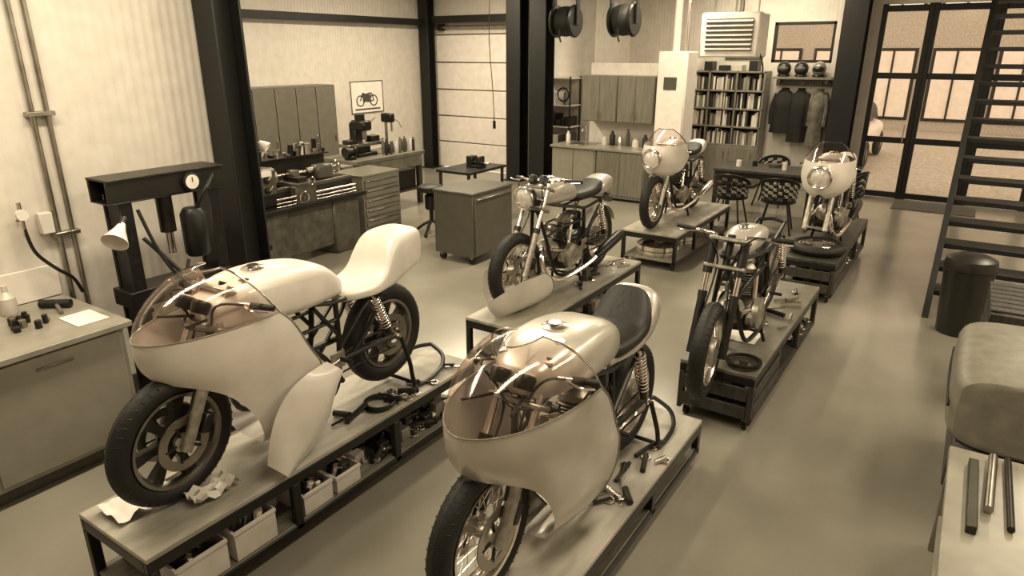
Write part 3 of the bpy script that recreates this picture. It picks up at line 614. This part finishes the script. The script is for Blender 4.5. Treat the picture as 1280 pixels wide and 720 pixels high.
    if sm==1:
        b.loft([(-.13,0,.80,.08,.02),(-.18,0,.81,.12,.045),(-.45,0,.81,.13,.05),(-.6,0,.84,.12,.065),(-.66,0,.86,.08,.04)],LEATH,20,2.8)
        b.loft([(-.5,0,.79,.10,.03),(-.62,0,.82,.13,.08),(-.78,0,.84,.11,.09),(-.9,0,.84,.08,.06),(-.95,0,.83,.03,.03)],col,20,2.6)
    elif sm==2:
        b.loft([(-.32,0,.70,.10,.02),(-.38,0,.70,.15,.03),(-.52,0,.695,.175,.035),(-.62,0,.72,.175,.06),(-.69,0,.77,.17,.115),(-.76,0,.81,.165,.14),(-.87,0,.83,.15,.135),(-.96,0,.835,.13,.125),(-1.01,0,.84,.10,.10)],col,28,4.5)
    elif sm==3:
        b.loft([(-.2,0,.80,.10,.03),(-.28,0,.79,.15,.05),(-.5,0,.79,.16,.05),(-.6,0,.84,.16,.09),(-.66,0,.88,.13,.12),(-.69,0,.89,.1,.08)],LEATH,24,3)
        b.loft([(-.2,0,.75,.12,.03),(-.45,0,.75,.155,.05),(-.62,0,.80,.16,.1),(-.72,0,.85,.15,.14),(-.84,0,.83,.12,.10),(-.92,0,.80,.06,.05)],col,24,3)
    if g('rearf',1):
        G=[]
        for i in range(15):
            a=math.radians(20+i*9.5); row=[]
            for j in range(7):
                y=(j/6*2-1)*.075; r=Rr+.03-8*y*y*.8; row.append((-wb+r*math.cos(pi-a),y,Rr+r*math.sin(a)))
            G.append(row)
        b.grid(G,g('fcol',col)); b.bx(-1.0,-.96,-.04,.04,.62,.68,MID,.01)
    d=Vector((-.469,0,.883)); A=Vector((wb,0,Rf)); f=Vector((.883,0,.469))
    T0=b.T.copy(); piv=A+f*-.05
    b.T=T0@Matrix.Translation(piv)@Matrix.Rotation(g('steer',0),4,d)@Matrix.Translation(-piv)
    if g('fwheel',1): wheel(b,wb,Rf,Rf,st,g('fdisc',2))
    for s in(1,-1):
        o_=Vector((0,s*.1,0)); b.cyl(A+o_+d*-.03,A+o_+d*.36,.027,g('forkm',ALU)); b.cyl(A+o_+d*.34,A+o_+d*.76,.018,CHR); b.cyl(A+o_+d*.34,A+o_+d*.38,.03,BLK)
        if g('forkm',ALU)==BLK: b.cyl(A+o_+d*.5,A+o_+d*.74,.03,BLK)
        c=A+Vector((0,s*.085,0))+d*.1-f*.085
        if g('fdisc',2)==2 and g('fwheel',1): b.box(c,(.05,.04,.1),BLK,.01,Matrix.Rotation(-.49,4,'Y'))
    b.cyl(A+Vector((0,-.12,0)),A+Vector((0,.12,0)),.011,CHR)
    for s_ in (.55,.73): b.box(A+d*s_-f*.02,(.10,.26,.025),ALU,.008,Matrix.Rotation(-.49,4,'Y'))
    b.cyl(A+d*.53-f*.05,A+d*.77-f*.05,.025,fm)
    hb=g('bar','clip')
    for s in(1,-1):
        if hb=='clip':
            p=A+d*g('bh',.68)+Vector((0,s*.1,0)); e=p+Vector((-.10,s*g('bl',.2),-.02)); b.cyl(p,e,.011,CHR); b.cyl(p+(e-p)*.5,e,.016,RUB); b.tube([p+(e-p)*.45+Vector((.02,0,0)),p+(e-p)*.7+Vector((.06,s*.02,0)),e+Vector((.04,0,-.01))],.006,CHR)
            b.tube([p+(e-p)*.4,p+Vector((.1,s*.05,.03)),p+Vector((.08,-s*.05,-.15)),A+Vector((-.05,s*.08,.15))],.006,BLK)
        else:
            p=A+d*.76; b.tube([p+Vector((-.02,0,.02)),p+Vector((-.02,s*.1,.02)),p+Vector((-.04,s*.2,.04)),p+Vector((-.14,s*.34,.02))],.011,CHR); e=p+Vector((-.14,s*.34,.02)); b.cyl(e,e+(Vector((.09,-s*.12,.01))),.017,RUB)
            b.tube([e+Vector((.1,-s*.1,0)),e+Vector((.1,-s*.04,0)),e+Vector((.07,s*.02,0))],.006,CHR); b.tube([p+Vector((.05,s*.15,.05)),p+Vector((.12,s*.12,.0)),p+Vector((.05,s*.06,-.2)),A+Vector((-.05,s*.08,.15))],.005,BLK)
    if g('lamp',0):
        c=A+d*.60+f*.13; hx=Vector((1,0,-.06)); b.rev(c-hx*.1,hx,[(.02,0),(.06,.02),(.088,.07),(.092,.13)],BLK,28,capb=False); b.tor(c+hx*.03,hx,.09,.01,CHR,32,8); b.rev(c+hx*.02,hx,[(.086,0),(.07,.018),(.03,.03),(.005,.033)],LENS,28)
        for s in(1,-1): b.cyl(c+Vector((-.02,s*.09,0)),A+d*.62+Vector((0,s*.1,0)),.008,CHR)
        for s in(1,-1):
            q=A+d*.76+f*.03+Vector((0,s*.055,.0)); b.rev(q,(-.5,0,.8),[(.035,0),(.04,.05),(.035,.06)],BLK,20); b.rev(q+Vector((-.5,0,.8)).normalized()*.061,(-.5,0,.8),[(.03,0),(.03,.002)],PAP,18)
    b.T=T0
    fa=g('fair',0)
    if fa==1:
        W=g('fw',1)
        rw=[(.09,.47,.30,.14,.02),(.12,.49,.32,.10,.13),(.2,.53,.34,.05,.20),(.3,.57,.37,.0,.235),(.4,.60,.42,-.01,.25),(.5,.64,.50,.01,.26),(.57,.68,.60,.05,.265),(.63,.73,.725,.08,.265),(.70,.775,.775,.11,.265),(.78,.79,.79,.15,.26),(.84,.785,.785,.2,.25)]
        sr=[(.84,.785,.785,.2,.25),(.90,.76,.76,.24,.245),(.97,.70,.70,.28,.225),(1.03,.61,.61,.32,.185),(1.065,.52,.52,.34,.13),(1.08,.45,.45,.35,.06)]
        fairing(b,[r[:4]+(r[4]*W,) for r in rw],g('fcolr',col),16,rim=GREYP,xo=xo)
        fairing(b,[r[:4]+(r[4]*W,) for r in sr],ACR,14,rim=CHR,xo=xo)
        for s in (1,-1): b.cyl((.42,s*.03,.84),(.60+xo,s*.12,.88),.007,BLK)
        for s in (1,-1): b.rev((.5,s*.06,.9),(-.5,0,.8),[(.04,0),(.045,.05),(.04,.06)],BLK,20); b.rev((.47,s*.06,.955),(-.5,0,.8),[(.036,0),(.036,.003)],PAP,18)
        b.tube([(.4,-.1,.8),(.5,-.05,.86),(.55,.05,.84),(.4,.12,.78)],.007,BLK)
    if fa==2:
        fairing(b,[(.62,.66,.64,.42,.12),(.68,.76,.76,.36,.20),(.76,.82,.82,.33,.24),(.84,.84,.84,.30,.26),(.92,.84,.84,.32,.25),(1.0,.80,.80,.36,.235)],g('fcolr',col),14)
        fairing(b,[(1.0,.80,.80,.36,.235),(1.06,.72,.72,.38,.2),(1.12,.62,.62,.42,.15),(1.17,.52,.52,.44,.08)],ACR,12,rim=BLK)
        c=Vector((.85,0,.86)); hx=Vector((1,0,-.05)); b.rev(c-hx*.1,hx,[(.09,0),(.112,.09)],BLK,28,capb=False); b.tor(c,hx,.105,.014,CHR,32,8); b.rev(c-hx*.01,hx,[(.1,0),(.07,.02),(.03,.032),(.005,.035)],LENS,28)
    sd=g('stand','center')
    if sd=='center':
        for s in(1,-1): b.tube([(-.12,s*.12,.2),(-.16,s*.16,.0+.01)],.014,BLK,8,1,sm=False)
        b.cyl((-.12,-.16,.1),(-.12,.16,.1),.01,BLK)
    elif sd=='paddock':
        lf=g('lift',0)
        for s in(1,-1): b.tube([(-wb,s*.15,Rr),(-wb-.02,s*.19,.15),(-wb-.06,s*.2,.02-lf),(-wb-.3,s*.19,.02-lf),(-wb-.42,s*.12,.06-lf),(-wb-.45,0,.1-lf)],.014,BLK); b.tor((-wb-.06,s*.2,.03-lf),(0,1,0),.02,.01,RUB,16,6)
        b.cyl((-wb-.06,-.2,.03-lf),(-wb-.06,.2,.03-lf),.012,BLK)
    return b.done(loc,rz,pitch)
BT=.451
moto((-2.88,2.17,BT+.025),dict(wheel='cast',rdisc=1,fdisc=2,engine=0,open=1,tank=2,seat=2,low=.05,col=CREAM,fair=1,rearf=0,steer=.12,stand='paddock',lift=.052,sz=-.03),pitch=.035)
moto((-1.38,2.57,.311),dict(wheel='wire',rdisc=0,fdisc=2,engine=1,tank=2,seat=3,col=SILV,fair=1,rearf=0,stand='paddock',xo=.07,fw=1.08,sz=.01))
moto((-2.93,5.20,BT),dict(wheel='wire',engine=1,tank=1,seat=1,col=SILV,lamp=1,bar='high',exh=2,steer=-.1,fcol=CREAM))
moto((-1.17,4.77,BT-.02),dict(wheel='wire',engine=1,tank=3,seat=0,col=SILV,bar='clip',rearf=0,forkm=BLK,steer=.1,fdisc=0,bh=.76,bl=.27),pitch=.11)
moto((-3.06,8.42,BT),dict(wheel='wire',engine=1,tank=1,seat=1,col=CREAM,tcol=SILV,fair=2,exh=1,fcol=CREAM))
moto((-1.17,8.15,BT),dict(wheel='wire',engine=1,tank=1,seat=1,col=CREAM,tcol=SILV,fair=2,exh=2,fwheel=0))
b=B('spare_wheel'); b.tor((-1.16,7.74,.505),(0,0,1),.24,.052,RUB,48,12); b.ring((-1.16,7.74,.505),(0,0,1),[(.2,-.03),(.18,-.03),(.18,.03),(.2,.03)],CHR,40); b.rev((-1.16,7.74,.47),(0,0,1),[(.05,0),(.05,.08)],ALU)
for k in range(18):
    a=k*pi/9; b.cyl((-1.16+.04*math.cos(a),7.74+.04*math.sin(a),.5),(-1.16+.185*math.cos(a+.3),7.74+.185*math.sin(a+.3),.5),.003,CHR,n=5)
b.done()
b=B('fairing_belly_pan')
fairing(b,[(0,.36,.36,-.1,.06),(.04,.41,.41,-.15,.14),(.1,.46,.46,-.18,.19),(.18,.49,.49,-.16,.215),(.26,.50,.42,-.1,.225),(.33,.49,.27,.0,.225)],CREAM,14,rim=GREYP); b.done((-2.93,4.58,.455),-pi/2)
b=B('parts_tray'); b.bx(-1.30,-1.05,4.82,5.12,.451,.46,PAP,.004); b.done()
b=B('brake_disc_parts'); b.ring((-1.02,4.44,.458),(0,0,1),[(.1,-.005),(.06,-.005),(.06,.01),(.1,.01)],STL,36); b.ring((-1.02,4.44,.49),(0,0,1),[(.12,-.02),(.1,-.02),(.1,.0),(.12,.0)],BLK,36); b.rev((-1.02,4.44,.451),(0,0,1),[(.03,0),(.03,.044)],STL); b.done()
b=B('shop_rag')
G=[[(-3.1+i*.025,1.15+j*.025,.456+.012*math.sin(i*1.3+j)+.012*math.cos(j*1.7)+.022) for i in range(9)] for j in range(8)]; b.grid(G,PAP); b.done()
b=B('plastic_wrap'); G=[[(-2.83+i*.02,1.42+j*.03,.49+.02*math.sin(i*2.3+j)+.015*math.cos(j*2.7)) for i in range(7)] for j in range(9)]; b.grid(G,PLA); b.done()
tools(-2.85,-2.62,2.3,3.4,.452,14,0); tools(-1.38,-.92,5.2,6.4,.452,16,.1); tools(-2.85,-2.63,5.2,6.3,.452,10,.1); tools(-1.3,-1.1,2.3,3.4,.312,10,.0)
b=B('coiled_hose'); b.tor((-2.72,2.62,.462),(0,0,1),.085,.01,BLK,32,8); b.tor((-2.71,2.63,.481),(0,0,1),.09,.01,BLK,32,8); b.done()
b=B('loose_fairing_panel')
G=[]
for j in range(17):
    t=j/16; row=[]
    for i in range(11):
        s=i/10
        w=.03+.15*math.sin(pi*min(1,t*.85+.1))
        row.append((-2.60+.08*math.sin(s*pi)+.02*t-.02,1.80+.40*t+(s-.5)*w*1.25,.49+.43*t**.9+ (s-.5)*-w*1.6))
    G.append(row)
b.grid(G,CREAM); b.done()
# ------------------------------------------------------------------ outside
slab('ground_outside',-14,14,YB+.2,40,-.12,-.02,PAVE)
b=B('building_facade'); b.bx(-12,12,27,27.3,-.02,7,FAC)
for i in range(12):
    for z in (.3,3.8): b.bx(-10.5+i*1.8,-9.1+i*1.8,26.95,27,z,z+2.3,BLK,.01); b.bx(-10.4+i*1.8,-9.2+i*1.8,26.93,26.95,z+.1,z+2.2,WHT,.001); b.bx(-9.83+i*1.8,-9.77+i*1.8,26.9,26.93,z,z+2.3,BLK)
b.done()
b=B('parked_car')
b.loft([(-2.1,0,.55,.6,.2),(-1.95,0,.6,.8,.26),(-.9,0,.62,.86,.28),(1.2,0,.62,.86,.28),(1.95,0,.58,.8,.24),(2.1,0,.52,.6,.18)],WHT,28,4); b.loft([(-1.5,0,.92,.70,.04),(-1.0,0,1.1,.68,.24),(.2,0,1.14,.68,.28),(1.1,0,.92,.70,.04)],BLK,24,5); b.loft([(-.95,0,1.36,.56,.02),(-.3,0,1.41,.60,.03),(.25,0,1.38,.56,.02)],WHT,20,4)
for x in(-1.3,1.3):
    for s in(1,-1): b.tor((x,s*.8,.32),(0,1,0),.23,.09,RUB,28,8); b.rev((x,s*.8,.32),(0,s,0),[(.2,-.02),(.2,.06),(.05,.08)],STL,20)
for s in(1,-1): b.ell((2.0,s*.55,.64),(.1,.14,.08),LENS)
b.bx(2.02,2.12,-.4,.4,.42,.56,BLK,.01); b.done((-2.75,18.6,-.02),-pi/2)
# ------------------------------------------------------------------ lights
LC=(1,.865,.61)
def area(x,y,sx,sy,p,z=CH-.1):
    b=B('ceiling_light'); b.bx(x-sx/2-.03,x+sx/2+.03,y-sy/2-.03,y+sy/2+.03,z+.02,z+.09,WHT); b.done()
    l=bpy.data.lights.new('led_panel','AREA'); l.shape='RECTANGLE'; l.size=sx;l.size_y=sy;l.energy=p;l.color=LC
    o=bpy.data.objects.new('led_panel',l); bpy.context.collection.objects.link(o); o.location=(x,y,z+.01)
for y in (1.5,5.5,9.3): area(-3.7,y,.3,2.6,125)
area(-.6,2.2,.3,2.4,75); area(1.5,5.5,.5,2.6,105); area(1.5,9.6,.5,2.6,105)
area(-8,5.6,.3,2.4,135); area(-8,9.6,.3,2.4,160); area(-3.2,12.6,2.0,.3,90)
w=bpy.data.worlds.new('world'); bpy.context.scene.world=w; w.use_nodes=True; w.node_tree.nodes['Background'].inputs[0].default_value=(1,.89,.66,1); w.node_tree.nodes['Background'].inputs[1].default_value=2.2
cd=bpy.data.cameras.new('camera'); c=bpy.data.objects.new('camera',cd); bpy.context.collection.objects.link(c); bpy.context.scene.camera=c
c.location=(0,0,2.5); c.rotation_euler=(math.radians(90-19.2),0,math.radians(33.5)); cd.sensor_width=36; cd.lens=36*850/1280; cd.clip_start=.05
sc=bpy.context.scene; sc.view_settings.view_transform='Standard'; sc.view_settings.look='None'
